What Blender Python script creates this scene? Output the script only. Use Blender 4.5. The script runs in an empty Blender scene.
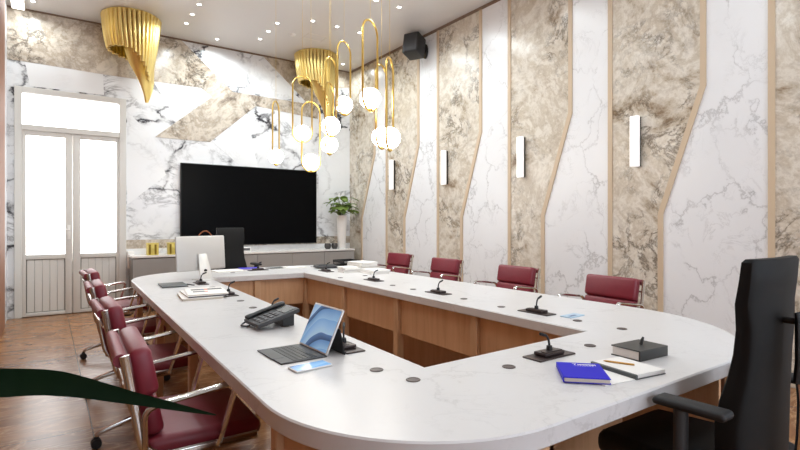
import bpy, bmesh, math, random
from math import sin, cos, pi, radians as R
from mathutils import Vector, Matrix
random.seed(7)
SC = bpy.context.scene
COL = SC.collection

# ------------------------------------------------------------------ camera, world, exposure
cam = bpy.data.cameras.new('camera')
cam.sensor_width = 36.0
cam.lens = 504.0 / 800.0 * 36.0
cam.shift_y = -3.0 / 800.0
cam.clip_start = 0.02
camo = bpy.data.objects.new('camera', cam)
COL.objects.link(camo)
YAW = math.atan(353 / 504.0)
camo.location = (0, 0, 1.28)
camo.rotation_euler = (pi / 2, 0, -YAW)
SC.camera = camo

SC.view_settings.view_transform = 'Standard'
SC.view_settings.look = 'None'
SC.view_settings.gamma = 1.0
SC.view_settings.use_curve_mapping = False
SC.view_settings.exposure = 0.04
SC.cycles.use_denoising = True
SC.cycles.max_bounces = 10
SC.cycles.diffuse_bounces = 6
SC.cycles.sample_clamp_indirect = 6.0

W = bpy.data.worlds.new('sky')
SC.world = W
W.use_nodes = True
W.node_tree.nodes['Background'].inputs[0].default_value = (0.80, 0.88, 1.0, 1)
W.node_tree.nodes['Background'].inputs[1].default_value = 1.0

DOWNLIGHT_W = 30.0      # each recessed ceiling spot
GLOBE_E = 15.0           # pendant globe emission
PANE_E = 3.2            # frosted door panes with daylight behind
FILL_PANE_E = 4.2          # glowing panes added behind the camera to brighten the walls
SCONCE_E = 0.5

# ------------------------------------------------------------------ materials
def new_mat(name):
    m = bpy.data.materials.new(name)
    m.use_nodes = True
    return m, m.node_tree.nodes, m.node_tree.links, m.node_tree.nodes['Principled BSDF']

def srgb(r, g, b):
    f = lambda c: (c / 255 / 12.92) if c / 255 <= 0.04045 else ((c / 255 + 0.055) / 1.055) ** 2.4
    return (f(r), f(g), f(b), 1)

def plain(name, col, rough=0.5, metal=0.0, var=0.06, scale=14.0, bump=0.0, spec=0.5, coat=0.0):
    m, n, l, p = new_mat(name)
    tc = n.new('ShaderNodeTexCoord')
    ns = n.new('ShaderNodeTexNoise')
    ns.inputs['Scale'].default_value = scale
    ns.inputs['Detail'].default_value = 3
    l.new(tc.outputs['Object'], ns.inputs['Vector'])
    mx = n.new('ShaderNodeMix'); mx.data_type = 'RGBA'
    c = srgb(*col)
    mx.inputs['A'].default_value = (c[0] * (1 - var), c[1] * (1 - var), c[2] * (1 - var), 1)
    mx.inputs['B'].default_value = (min(1, c[0] * (1 + var)), min(1, c[1] * (1 + var)), min(1, c[2] * (1 + var)), 1)
    l.new(ns.outputs['Fac'], mx.inputs['Factor'])
    l.new(mx.outputs['Result'], p.inputs['Base Color'])
    p.inputs['Roughness'].default_value = rough
    p.inputs['Metallic'].default_value = metal
    p.inputs['Specular IOR Level'].default_value = spec
    p.inputs['Coat Weight'].default_value = coat
    if bump:
        b = n.new('ShaderNodeBump'); b.inputs['Strength'].default_value = bump; b.inputs['Distance'].default_value = 0.002
        n2 = n.new('ShaderNodeTexNoise'); n2.inputs['Scale'].default_value = 350
        l.new(tc.outputs['Object'], n2.inputs['Vector'])
        l.new(n2.outputs['Fac'], b.inputs['Height']); l.new(b.outputs['Normal'], p.inputs['Normal'])
    return m

def emis(name, col, strength):
    m, n, l, p = new_mat(name)
    p.inputs['Base Color'].default_value = (0.8, 0.8, 0.8, 1)
    p.inputs['Emission Color'].default_value = srgb(*col)
    p.inputs['Emission Strength'].default_value = strength
    p.inputs['Roughness'].default_value = 0.35
    return m

def math_node(n, l, op, a, b=None, c=None):
    k = n.new('ShaderNodeMath'); k.operation = op
    for i, v in enumerate((a, b, c)):
        if v is None: continue
        if isinstance(v, (int, float)): k.inputs[i].default_value = v
        else: l.new(v, k.inputs[i])
    return k.outputs[0]

def noise(n, l, vec, scale, detail=5, rough=0.55, dist=0.0):
    k = n.new('ShaderNodeTexNoise')
    k.inputs['Scale'].default_value = scale; k.inputs['Detail'].default_value = detail
    k.inputs['Roughness'].default_value = rough; k.inputs['Distortion'].default_value = dist
    l.new(vec, k.inputs['Vector'])
    return k.outputs['Fac']

def ramp(n, l, fac, stops, interp='LINEAR'):
    k = n.new('ShaderNodeValToRGB'); k.color_ramp.interpolation = interp
    e = k.color_ramp.elements
    while len(e) < len(stops): e.new(0.5)
    for i, (p_, c) in enumerate(stops):
        e[i].position = p_; e[i].color = c if len(c) == 4 else (*c, 1)
    l.new(fac, k.inputs['Fac'])
    return k.outputs['Color']

def mapped(n, l, loc, rot=(0, 0, 0), sc=(1, 1, 1)):
    tc = n.new('ShaderNodeTexCoord'); mp = n.new('ShaderNodeMapping')
    mp.inputs['Location'].default_value = loc; mp.inputs['Rotation'].default_value = rot; mp.inputs['Scale'].default_value = sc
    l.new(tc.outputs['Object'], mp.inputs['Vector'])
    return mp.outputs['Vector']

def mixc(n, l, f, a, b):
    k = n.new('ShaderNodeMix'); k.data_type = 'RGBA'
    for s, v in (('Factor', f), ('A', a), ('B', b)):
        if isinstance(v, (int, float)): k.inputs[s].default_value = v
        elif isinstance(v, tuple): k.inputs[s].default_value = v
        else: l.new(v, k.inputs[s])
    return k.outputs['Result']

def white_marble(name, base, vein, bold, loc=(0, 0, 0), rot=(0, 0, 0), sc=(1, 1, 1), s=1.0, rough=0.16, thin=0.012):
    m, n, l, p = new_mat(name)
    v = mapped(n, l, loc, rot, sc)
    nz = n.new('ShaderNodeTexNoise'); nz.inputs['Scale'].default_value = 1.5 * s; nz.inputs['Detail'].default_value = 8; nz.inputs['Roughness'].default_value = 0.62
    l.new(v, nz.inputs['Vector'])
    sb_ = n.new('ShaderNodeVectorMath'); sb_.operation = 'SUBTRACT'; l.new(nz.outputs['Color'], sb_.inputs[0]); sb_.inputs[1].default_value = (.5, .5, .5)
    ml_ = n.new('ShaderNodeVectorMath'); ml_.operation = 'SCALE'; l.new(sb_.outputs[0], ml_.inputs[0]); ml_.inputs['Scale'].default_value = 1.15 / s
    ad_ = n.new('ShaderNodeVectorMath'); ad_.operation = 'ADD'; l.new(v, ad_.inputs[0]); l.new(ml_.outputs[0], ad_.inputs[1])
    vo = n.new('ShaderNodeTexVoronoi'); vo.feature = 'DISTANCE_TO_EDGE'; vo.inputs['Scale'].default_value = 0.95 * s
    l.new(ad_.outputs[0], vo.inputs['Vector'])
    d1 = vo.outputs['Distance']
    l1 = ramp(n, l, d1, [(0, (1, 1, 1)), (thin, (0.62, 0.62, 0.62)), (thin * 2.0, (0.14, 0.14, 0.14)), (thin * 4.5, (0, 0, 0))])
    mask = ramp(n, l, noise(n, l, v, 1.1 * s, 4, 0.55, 0.3), [(0.40, (0, 0, 0)), (0.58, (1, 1, 1))])
    f2 = noise(n, l, v, 2.1 * s, 10, 0.68, 0.8)
    d2 = math_node(n, l, 'ABSOLUTE', math_node(n, l, 'SUBTRACT', f2, 0.5))
    l2 = ramp(n, l, d2, [(0, (0.7, 0.7, 0.7)), (thin * 1.1, (0.2, 0.2, 0.2)), (thin * 2.8, (0, 0, 0))])
    mask2 = ramp(n, l, noise(n, l, v, 1.6 * s, 3, 0.5), [(0.48, (0, 0, 0)), (0.62, (1, 1, 1))])
    a = math_node(n, l, 'MULTIPLY', math_node(n, l, 'MULTIPLY', l1, mask), bold)
    b = math_node(n, l, 'MULTIPLY', math_node(n, l, 'MULTIPLY', l2, mask2), bold * 0.75)
    t = math_node(n, l, 'MINIMUM', math_node(n, l, 'ADD', a, b), 1.0)
    bs = srgb(*base)
    cl = mixc(n, l, noise(n, l, v, 1.1, 4, 0.5), tuple([q * 0.90 for q in bs[:3]] + [1]), tuple([min(1, q * 1.07) for q in bs[:3]] + [1]))
    l.new(mixc(n, l, t, cl, srgb(*vein)), p.inputs['Base Color'])
    p.inputs['Roughness'].default_value = rough
    return m

def beige_marble(name, loc=(0, 0, 0), rot=(0, 0, 0), light=(224, 217, 205), mid=(198, 186, 168), dark=(140, 120, 98), s=1.0):
    m, n, l, p = new_mat(name)
    v = mapped(n, l, loc, rot)
    f = noise(n, l, v, 1.9 * s, 10, 0.70, 0.35)
    base = ramp(n, l, f, [(0.33, srgb(*dark)), (0.40, srgb(*mid)), (0.47, srgb(*light)), (0.55, srgb(*mid)), (0.60, srgb(*light))])
    d = math_node(n, l, 'ABSOLUTE', math_node(n, l, 'SUBTRACT', noise(n, l, v, 3.0 * s, 10, 0.70, 0.4), 0.5))
    vein = ramp(n, l, d, [(0, (1, 1, 1)), (0.012, (0.6, 0.6, 0.6)), (0.045, (0, 0, 0))])
    mask = ramp(n, l, noise(n, l, v, 1.7 * s, 5, 0.6, 0.5), [(0.46, (0, 0, 0)), (0.60, (1, 1, 1))])
    t = math_node(n, l, 'MULTIPLY', math_node(n, l, 'MULTIPLY', vein, mask), 0.85)
    fine = noise(n, l, v, 9 * s, 6, 0.72, 0.6)
    c1 = mixc(n, l, t, base, srgb(dark[0] - 62, dark[1] - 56, dark[2] - 50))
    c2 = mixc(n, l, ramp(n, l, fine, [(0.35, (0.30, 0.30, 0.30)), (0.52, (0, 0, 0))]), c1, srgb(*dark))
    l.new(c2, p.inputs['Base Color'])
    p.inputs['Roughness'].default_value = 0.2
    return m

def floor_mat():
    m, n, l, p = new_mat('brown marble floor')
    v = mapped(n, l, (3, 1, 0), (0, 0, R(28)), (0.6, 1.6, 1))
    f = noise(n, l, v, 1.5, 8, 0.65, 1.4)
    base = ramp(n, l, f, [(0.28, srgb(104, 66, 38)), (0.42, srgb(126, 83, 49)), (0.55, srgb(148, 103, 64)), (0.7, srgb(116, 75, 44))])
    d = math_node(n, l, 'ABSOLUTE', math_node(n, l, 'SUBTRACT', noise(n, l, v, 2.8, 8, 0.6, 1.6), 0.5))
    vein = ramp(n, l, d, [(0, (0.7, 0.7, 0.7)), (0.015, (0.2, 0.2, 0.2)), (0.05, (0, 0, 0))])
    c = mixc(n, l, vein, base, srgb(190, 150, 108))
    tc = n.new('ShaderNodeTexCoord'); sx = n.new('ShaderNodeSeparateXYZ'); l.new(tc.outputs['Object'], sx.inputs[0])
    def joint(ax, off, size):
        fr = math_node(n, l, 'FRACT', math_node(n, l, 'DIVIDE', math_node(n, l, 'ADD', sx.outputs[ax], off), size))
        e = math_node(n, l, 'MINIMUM', fr, math_node(n, l, 'SUBTRACT', 1.0, fr))
        return math_node(n, l, 'LESS_THAN', e, 0.0045)
    j = math_node(n, l, 'MAXIMUM', joint(0, 10.0 - 0.23, 1.0), joint(1, 10.35, 1.0))
    l.new(mixc(n, l, math_node(n, l, 'MULTIPLY', j, 0.75), c, srgb(70, 44, 28)), p.inputs['Base Color'])
    p.inputs['Roughness'].default_value = 0.26
    return m

def wood_mat(name, a, b, rot=(0, 0, 0), sc=(14, 14, 1.2), rough=0.35):
    m, n, l, p = new_mat(name)
    v = mapped(n, l, (0.3, 0.7, 0.2), rot, sc)
    f = noise(n, l, v, 1.6, 6, 0.6, 0.7)
    l.new(ramp(n, l, f, [(0.3, srgb(*a)), (0.7, srgb(*b))]), p.inputs['Base Color'])
    p.inputs['Roughness'].default_value = rough
    return m

def wallpaper_mat():
    # layered blue waves shown on the tablet and phone screens
    m, n, l, p = new_mat('blue wave screen')
    v = mapped(n, l, (-0.06, 0.10, 0.14), (0, 0, 0), (1, 1, 1))
    ln = n.new('ShaderNodeVectorMath'); ln.operation = 'LENGTH'; l.new(v, ln.inputs[0])
    d = math_node(n, l, 'ADD', ln.outputs['Value'], math_node(n, l, 'MULTIPLY', noise(n, l, v, 5.0, 1), 0.12))
    fr = math_node(n, l, 'FRACT', math_node(n, l, 'MULTIPLY', d, 8.5))
    c = ramp(n, l, fr, [(0.0, srgb(150, 195, 232)), (0.34, srgb(96, 146, 200)), (0.36, srgb(54, 84, 122)), (0.56, srgb(84, 126, 176)), (0.58, srgb(170, 208, 238)), (1.0, srgb(120, 172, 222))])
    l.new(c, p.inputs['Base Color']); l.new(c, p.inputs['Emission Color'])
    p.inputs['Emission Strength'].default_value = 0.35
    p.inputs['Roughness'].default_value = 0.12
    return m

M = {}
M['wall_white'] = white_marble('white marble faint veins', (236, 237, 239), (130, 128, 128), 0.5, (2.1, 0.4, 1.7), (R(35), R(15), 0), (1, 1.2, 1), 1.5, 0.28, 0.009)
M['wall_bold'] = white_marble('white marble bold grey veins', (234, 235, 237), (60, 58, 62), 1.15, (5.3, 2.2, 0.6), (0, R(38), 0), (1, 1, 1.4), 1.05, 0.2, 0.024)
M['wall_plain'] = white_marble('white marble plain slab', (236, 237, 238), (150, 148, 148), 0.3, (8.8, 1.2, 4.6), (0, R(-30), 0), (1, 1, 1), 0.8)
M['beige'] = beige_marble('beige brown marble', (0.4, 0.2, 0.9), (R(30), 0, 0))
M['beige_back'] = beige_marble('beige brown marble tv wall', (3.4, 1.2, 2.9), (0, R(35), 0), (212, 202, 188), (176, 162, 145), (104, 88, 74), 0.9)
M['quartz'] = white_marble('white quartz tabletop', (214, 213, 213), (140, 137, 134), 0.22, (1.7, 3.1, 0.2), (0, 0, R(30)), (1, 1, 1), 2.4, 0.30, 0.010)
M['floor'] = floor_mat()
M['ceiling'] = plain('satin grey beige ceiling', (222, 220, 219), 0.3, 0, 0.015, 1.0)
M['wood'] = wood_mat('honey oak panel', (192, 150, 112), (210, 168, 130))
M['wood_light'] = wood_mat('pale oak post', (186, 146, 110), (206, 168, 132))
M['wall_wood'] = wood_mat('brown wood wall panel', (128, 84, 58), (152, 104, 74), rough=0.65)
M['trim_tan'] = plain('tan oak strip', (204, 183, 156), 0.45, 0, 0.05, 8)
M['trim_brown'] = plain('brown ceiling trim', (120, 96, 78), 0.5)
M['door'] = plain('warm grey door paint', (214, 212, 207), 0.4, 0, 0.02, 6)
M['door_groove'] = plain('grey shadow gap', (120, 116, 110), 0.6)
M['pane'] = emis('frosted daylight pane', (255, 255, 255), PANE_E)
M['fill_pane'] = emis('added fill pane', (226, 239, 255), FILL_PANE_E)  # added fill light, set into the unseen rear wall
M['plaster'] = plain('white plaster', (225, 221, 216), 0.6, 0, 0.02, 4)
M['leather'] = plain('burgundy leather', (124, 36, 50), 0.42, 0, 0.10, 30, 0.15)
M['chrome'] = plain('polished aluminium', (214, 212, 208), 0.14, 1.0, 0.03, 20)
M['black_plastic'] = plain('black plastic', (26, 26, 27), 0.45, 0, 0.1, 20)
M['black_leather'] = plain('black leather', (17, 17, 17), 0.6, 0, 0.12, 26, 0.2, 0.22)
M['black_soft'] = plain('black padded armrest', (36, 36, 37), 0.6, 0, 0.08, 30, 0, 0.3)
M['tv'] = plain('black television glass', (4, 4, 5), 0.3, 0, 0.05, 3, 0, 0.06)
M['brass'] = plain('satin brass', (224, 190, 104), 0.3, 1.0, 0.06, 16)
M['gold'] = plain('gold tube', (246, 222, 146), 0.3, 1.0, 0.10, 10)
M['globe'] = emis('opal glass globe', (255, 250, 242), GLOBE_E)
M['lens'] = emis('downlight lens', (255, 252, 246), 14.0)
M['strip_light'] = emis('ceiling light diffuser', (255, 252, 246), 4.0)
M['sconce'] = emis('sconce diffuser', (255, 252, 248), SCONCE_E)
M['sconce_body'] = plain('dark bronze sconce body', (60, 54, 48), 0.4)
M['white_metal'] = plain('white enamel', (236, 234, 230), 0.4, 0, 0.02, 8)
M['grey_lacquer'] = plain('taupe grey lacquer', (150, 146, 142), 0.4, 0, 0.03, 5)
M['grey_seam'] = plain('grey lacquer edge', (104, 97, 91), 0.5)
M['counter'] = plain('white counter stone', (226, 223, 219), 0.25, 0, 0.03, 8)
M['silver'] = plain('silver aluminium shell', (214, 213, 210), 0.35, 0.25, 0.02, 8)
M['dark_grey'] = plain('charcoal plastic', (58, 58, 60), 0.5, 0, 0.08, 20)
M['key_grey'] = plain('grey key caps', (92, 92, 94), 0.5, 0, 0.08, 20)
M['lcd'] = plain('dull grey display', (52, 56, 58), 0.2)
M['mic_plate'] = plain('dark bronze plate', (66, 54, 52), 0.38, 0.4, 0.08, 20)
M['grommet'] = plain('dark bronze grommet', (78, 66, 62), 0.42, 0.3, 0.08, 20)
M['paper'] = plain('white paper', (238, 236, 232), 0.7, 0, 0.02, 10)
M['paper_edge'] = plain('cream paper edge', (210, 200, 186), 0.8, 0, 0.06, 60)
M['blue_cover'] = plain('ultramarine cover', (26, 17, 190), 0.55, 0, 0.05, 10, 0, 0.2)
M['blue_folder'] = plain('violet blue cover', (64, 52, 200), 0.4, 0, 0.05, 10)
M['pencil'] = plain('golden pencil', (206, 160, 84), 0.35, 0.2, 0.05, 40)
M['binder'] = plain('charcoal leatherette', (62, 62, 60), 0.5, 0, 0.08, 30)
M['slate'] = plain('slate grey cover', (82, 86, 86), 0.5, 0, 0.06, 20)
M['print_dark'] = plain('dark printed photo', (66, 60, 60), 0.4, 0, 0.5, 40)
M['print_red'] = plain('orange red print', (206, 96, 52), 0.4, 0, 0.3, 40)
M['print_blue'] = plain('blue print', (66, 104, 150), 0.4, 0, 0.3, 40)
M['pale_blue'] = plain('pale blue card', (176, 202, 222), 0.4, 0, 0.08, 30)
M['screen'] = wallpaper_mat()
M['leaf_dark'] = plain('dark green blade', (12, 36, 12), 0.7, 0, 0.25, 9, 0, 0.15)
M['leaf'] = plain('fresh green leaf', (140, 164, 84), 0.5, 0, 0.35, 22)
M['stem'] = plain('green brown stem', (80, 92, 46), 0.6)
M['pot'] = plain('grey clay pot', (120, 112, 104), 0.7, 0, 0.06, 12)
M['soil'] = plain('dark soil', (44, 32, 24), 0.9, 0, 0.3, 60)
M['copper'] = plain('copper handle', (176, 112, 78), 0.3, 0.7, 0.05, 10)
M['basket'] = plain('brown woven side', (120, 84, 60), 0.7, 0, 0.2, 60)
M['smoke_glass'] = plain('smoky glass', (70, 68, 66), 0.15, 0, 0.1, 20)
M['gold_tin'] = plain('gold tin', (216, 196, 104), 0.35, 0.4, 0.25, 30)
M['gold_tin_dark'] = plain('dark bronze rib', (132, 106, 32), 0.35, 0.6, 0.2, 40)  # darker colour for the marks on the tin fronts

# ------------------------------------------------------------------ mesh helpers
def BM(): return bmesh.new()

def obj(name, bm, mat, parent=None, smooth=True, label=None, angle=38):
    me = bpy.data.meshes.new(name)
    bmesh.ops.recalc_face_normals(bm, faces=bm.faces)
    bm.to_mesh(me); bm.free()
    for q in (mat if isinstance(mat, (list, tuple)) else [mat]): me.materials.append(q)
    if smooth:
        me.shade_smooth(); me.set_sharp_from_angle(angle=R(angle))
    o = bpy.data.objects.new(name, me)
    COL.objects.link(o)
    if parent: o.parent = parent
    if label: o['label'] = label
    return o

def thing(name, label, cat, loc=(0, 0, 0), rz=0.0, group=None):
    o = bpy.data.objects.new(name, None)
    o.empty_display_size = 0.05
    COL.objects.link(o)
    o.location = loc; o.rotation_euler = (0, 0, rz)
    o['label'] = label; o['category'] = cat
    if group: o['group'] = group
    return o

def struct(name, bm, mat, parent=None, smooth=False):
    o = obj(name, bm, mat, parent, smooth)
    if not parent: o['kind'] = 'structure'
    return o

def dup(root, loc, rz, label, group=None):
    r = root.copy(); COL.objects.link(r); r.location = loc; r.rotation_euler = (0, 0, rz)
    r['label'] = label
    if group: r['group'] = group
    def rec(src, dst):
        for ch in list(src.children):
            c = ch.copy(); COL.objects.link(c); c.parent = dst
            rec(ch, c)
    rec(root, r)
    return r

def box(bm, x0, x1, y0, y1, z0, z1, bev=0.0, seg=2, mat=0, mtx=None):
    g = bmesh.ops.create_cube(bm, size=1.0)
    vs = g['verts']
    for v in vs:
        v.co = Vector((x0 + (v.co.x + .5) * (x1 - x0), y0 + (v.co.y + .5) * (y1 - y0), z0 + (v.co.z + .5) * (z1 - z0)))
    es = set(e for v in vs for e in v.link_edges)
    fs = set(f for v in vs for f in v.link_faces)
    if bev > 0:
        r = bmesh.ops.bevel(bm, geom=list(es), offset=bev, segments=seg, profile=0.5, affect='EDGES')
        fs = set(r['faces']) | set(f for f in fs if f.is_valid)
        vs = list(set(v for f in fs for v in f.verts))
    for f in fs: f.material_index = mat
    if mtx is not None:
        bmesh.ops.transform(bm, matrix=mtx, verts=vs)
    return vs

def tube(bm, pts, r, seg=8, closed=False, mat=0, caps=True, flat=(1, 1), up=None):
    pts = [Vector(p) for p in pts]
    n = len(pts)
    rr = r if isinstance(r, (list, tuple)) else [r] * n
    rings = []
    prev = None
    for i, p in enumerate(pts):
        if closed: t = pts[(i + 1) % n] - pts[i - 1]
        else: t = pts[min(i + 1, n - 1)] - pts[max(i - 1, 0)]
        t.normalize()
        if prev is None:
            u = Vector(up) if up else (Vector((0, 0, 1)) if abs(t.z) < 0.9 else Vector((1, 0, 0)))
            a = u - t * u.dot(t)
        else:
            a = prev - t * prev.dot(t)
        a.normalize(); prev = a
        b = t.cross(a)
        rings.append([bm.verts.new(p + a * (cos(2 * pi * k / seg) * rr[i] * flat[0]) + b * (sin(2 * pi * k / seg) * rr[i] * flat[1])) for k in range(seg)])
    m = n if closed else n - 1
    for i in range(m):
        A, B = rings[i], rings[(i + 1) % n]
        for k in range(seg):
            f = bm.faces.new((A[k], A[(k + 1) % seg], B[(k + 1) % seg], B[k])); f.material_index = mat
    if not closed and caps:
        f = bm.faces.new(rings[0][::-1]); f.material_index = mat
        f = bm.faces.new(rings[-1]); f.material_index = mat
    return rings

def lathe(bm, prof, seg=24, loc=(0, 0, 0), mat=0, caps=True):
    loc = Vector(loc); rings = []
    for (r, z) in prof:
        if r < 1e-5: rings.append([bm.verts.new(loc + Vector((0, 0, z)))])
        else: rings.append([bm.verts.new(loc + Vector((r * cos(2 * pi * k / seg), r * sin(2 * pi * k / seg), z))) for k in range(seg)])
    for A, B in zip(rings, rings[1:]):
        for k in range(seg):
            k2 = (k + 1) % seg
            if len(A) == 1 and len(B) == 1: continue
            if len(A) == 1: f = bm.faces.new((A[0], B[k2], B[k]))
            elif len(B) == 1: f = bm.faces.new((A[k], A[k2], B[0]))
            else: f = bm.faces.new((A[k], A[k2], B[k2], B[k]))
            f.material_index = mat
    for ring, rev in ((rings[0], True), (rings[-1], False)):
        if len(ring) > 1 and caps:
            f = bm.faces.new(ring[::-1] if rev else ring); f.material_index = mat

def prism(bm, poly, mapf, t0, t1, mat=0):
    """extrude a 2-D polygon; mapf(a, b, t) -> 3-D point"""
    A = [bm.verts.new(mapf(a, b, t0)) for a, b in poly]
    B = [bm.verts.new(mapf(a, b, t1)) for a, b in poly]
    n = len(poly)
    fs = [bm.faces.new(A[::-1]), bm.faces.new(B)]
    for i in range(n): fs.append(bm.faces.new((A[i], A[(i + 1) % n], B[(i + 1) % n], B[i])))
    for f in fs: f.material_index = mat
    bmesh.ops.triangulate(bm, faces=fs[:2])

def arc(c, r, a0, a1, n):
    return [(c[0] + r * cos(a0 + (a1 - a0) * i / n), c[1] + r * sin(a0 + (a1 - a0) * i / n)) for i in range(n + 1)]

def smooth_path(pts, n=5):
    """Catmull-Rom through the points"""
    P = [Vector(p) for p in pts]
    out = []
    for i in range(len(P) - 1):
        p0 = P[max(i - 1, 0)]; p1 = P[i]; p2 = P[i + 1]; p3 = P[min(i + 2, len(P) - 1)]
        for k in range(n):
            t = k / n
            out.append(0.5 * ((2 * p1) + (p2 - p0) * t + (2 * p0 - 5 * p1 + 4 * p2 - p3) * t * t + (3 * p1 - p0 - 3 * p2 + p3) * t ** 3))
    out.append(P[-1])
    return out

def bend_path(pts, r, n=5):
    """polyline with rounded corners"""
    P = [Vector(p) for p in pts]
    out = [P[0]]
    for i in range(1, len(P) - 1):
        a = (P[i - 1] - P[i]); b = (P[i + 1] - P[i])
        q = min(r, a.length * 0.49, b.length * 0.49)
        A = P[i] + a.normalized() * q; B = P[i] + b.normalized() * q
        for k in range(n + 1):
            t = k / n
            out.append(A * (1 - t) ** 2 + P[i] * 2 * t * (1 - t) + B * t * t)
    out.append(P[-1])
    return out

# ------------------------------------------------------------------ room dimensions
XL, XR, YB, YN, H = -0.43, 4.72, 8.40, -2.60, 4.13
LX, LY = 0.0, 0.0

# floor, ceiling
b = BM(); box(b, XL - .2, XR + .2, YN - .2, YB + .2, -0.15, 0); struct('floor', b, M['floor'])
b = BM(); box(b, XL - .2, XR + .2, YN - .2, YB + .2, H, H + .15); struct('ceiling', b, M['ceiling'])

# ---- back wall (TV wall): marble slabs of three kinds laid as a pattern, with the door opening left open
th = YAW
def on_back(u, v, Y=YB):
    a = (u - 400) / 504.0
    rx, ry, rz = a * cos(th) + sin(th), cos(th) - a * sin(th), (222 - v) / 504.0
    t = Y / ry
    return (rx * t, 1.28 + rz * t)
DX0, DX1, DZ = -0.355, 0.954, 3.085     # door opening
b = BM()
box(b, XL - .2, DX0, YB, YB + .2, 0, H, mat=0)
box(b, DX1, XR + .2, YB, YB + .2, 0, H, mat=0)
box(b, DX0, DX1, YB, YB + .2, DZ, H, mat=0)
mb = lambda a, c, t: (a, t, c)
def slab(px, mat, dep):
    pts = [on_back(*p) for p in px]
    pts = [(min(max(x, XL), XR), min(max(z, 0), H)) for x, z in pts]
    prism(b, pts, mb, YB - dep, YB + 0.001, mat)
slab([(25, 62), (103, 74), (104, 95), (30, 86)], 2, 0.003)
slab([(153, 81), (201, 88), (212, 97), (176, 119)], 2, 0.003)
slab([(127, 111), (153, 137), (166, 175), (127, 205)], 2, 0.003)
slab([(247.6, 118), (213, 142), (239, 165), (258, 168)], 2, 0.003)
slab([(256, 58), (302, 101), (253, 93), (247, 72)], 2, 0.003)
slab([(320, 130), (349, 128), (349, 190), (318, 196)], 2, 0.003)
slab([(-8, -2), (180, 38), (233, 92), (308, 104), (318, 106), (318, 119), (256, 106), (210, 142), (155, 137), (212, 97), (201, 88), (104, 74.5), (22, 61), (-8, 57)], 1, 0.006)
slab([(262, 54), (352, 70), (352, 88), (330, 88), (318, 106), (308, 104)], 1, 0.006)
# the low beige band and the white skirting slab above the sideboard
prism(b, [(DX1, 0.885), (XR, 0.885), (XR, 1.015), (DX1, 1.015)], mb, YB - 0.006, YB + .001, 1)
prism(b, [(DX1, 0.0), (XR, 0.0), (XR, 0.885), (DX1, 0.885)], mb, YB - 0.004, YB + .001, 2)
struct('wall_back', b, [M['wall_bold'], M['beige_back'], M['wall_plain']])

# ---- right wall: white marble base, beige slabs between the oak strips
b = BM()
box(b, XR, XR + .2, YN - .2, YB, 0, H, mat=0)
mr = lambda a, c, t: (t, a, c)
Z1, Z2 = 1.36, 2.485
straight = [7.123, 5.755, 4.355, 2.985, 1.585, 0.185, -1.215, -2.6]
slants = [(8.397, 7.505, 7.951)]
for k in range(6):
    y = straight[k]
    slants.append((y, y - 0.89, y - 0.515))      # beige from y down to upper slant / lower slant
for (ys, yu, yl) in slants:
    prism(b, [(ys, 0), (ys, H), (yu, H), (yu, Z2), (yl, Z1), (yl, 0)], mr, XR - 0.004, XR + .001, 1)
struct('wall_right', b, [M['wall_white'], M['beige']])
n_tr = 1
TW = 0.024
for (ys, yu, yl) in slants:
    b = BM()
    prism(b, [(yu - TW, H), (yu - TW, Z2 - .01), (yl - TW, Z1 - .01), (yl - TW, 0), (yl + TW, 0), (yl + TW, Z1), (yu + TW, Z2), (yu + TW, H)], mr, XR - 0.014, XR + .001)
    struct('trim_%d' % n_tr, b, M['trim_tan']); n_tr += 1
for y in straight[:-1]:
    b = BM(); box(b, XR - 0.014, XR, y - TW, y + TW, 0, H); struct('trim_%d' % n_tr, b, M['trim_tan']); n_tr += 1
b = BM(); box(b, XR - 0.02, XR, YN, YB, H - .035, H); struct('trim_%d' % n_tr, b, M['trim_brown']); n_tr += 1
b = BM(); box(b, XL, XR - .02, YB - .02, YB, H - .02, H); struct('trim_%d' % n_tr, b, M['trim_brown']); n_tr += 1

# ---- left wall (wood panelling) and the unseen wall behind the camera with added fill-light windows
b = BM(); box(b, XL - .2, XL, YN - .2, 7.75, 0, H, mat=0); box(b, XL - .2, XL, 7.75, YB, 0, H, mat=1)
box(b, XL, XL + .012, YN, 7.75, 0.0, H, mat=0)
struct('wall_left', b, [M['wall_wood'], M['wall_bold']])
b = BM()
fill_wins = [(0.2, 1.5), (1.9, 3.2), (3.3, 4.5)]
xs = XL - .2
for (a, c) in fill_wins:
    box(b, xs, a, YN - .2, YN, 0, H); xs = c
    box(b, a, c, YN - .2, YN, 0, 0.4); box(b, a, c, YN - .2, YN, 3.3, H)
box(b, xs, XR + .2, YN - .2, YN, 0, H)
struct('wall_near', b, M['plaster'])
for i, (a, c) in enumerate(fill_wins):
    b = BM()
    for (x0, x1, z0, z1) in ((a, c, .4, .48), (a, c, 3.22, 3.3), (a, a + .07, .4, 3.3), (c - .07, c, .4, 3.3), ((a + c) / 2 - .05, (a + c) / 2 + .05, .4, 3.3)):
        box(b, x0, x1, YN - .1, YN - .02, z0, z1)
    w = struct('fill_window_%d' % (i + 1), b, M['door'])
    b = BM(); box(b, a, c, YN - .08, YN - .06, .4, 3.3); obj('pane', b, M['fill_pane'], w, False)  # added emissive pane lighting the room from behind the camera

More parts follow.
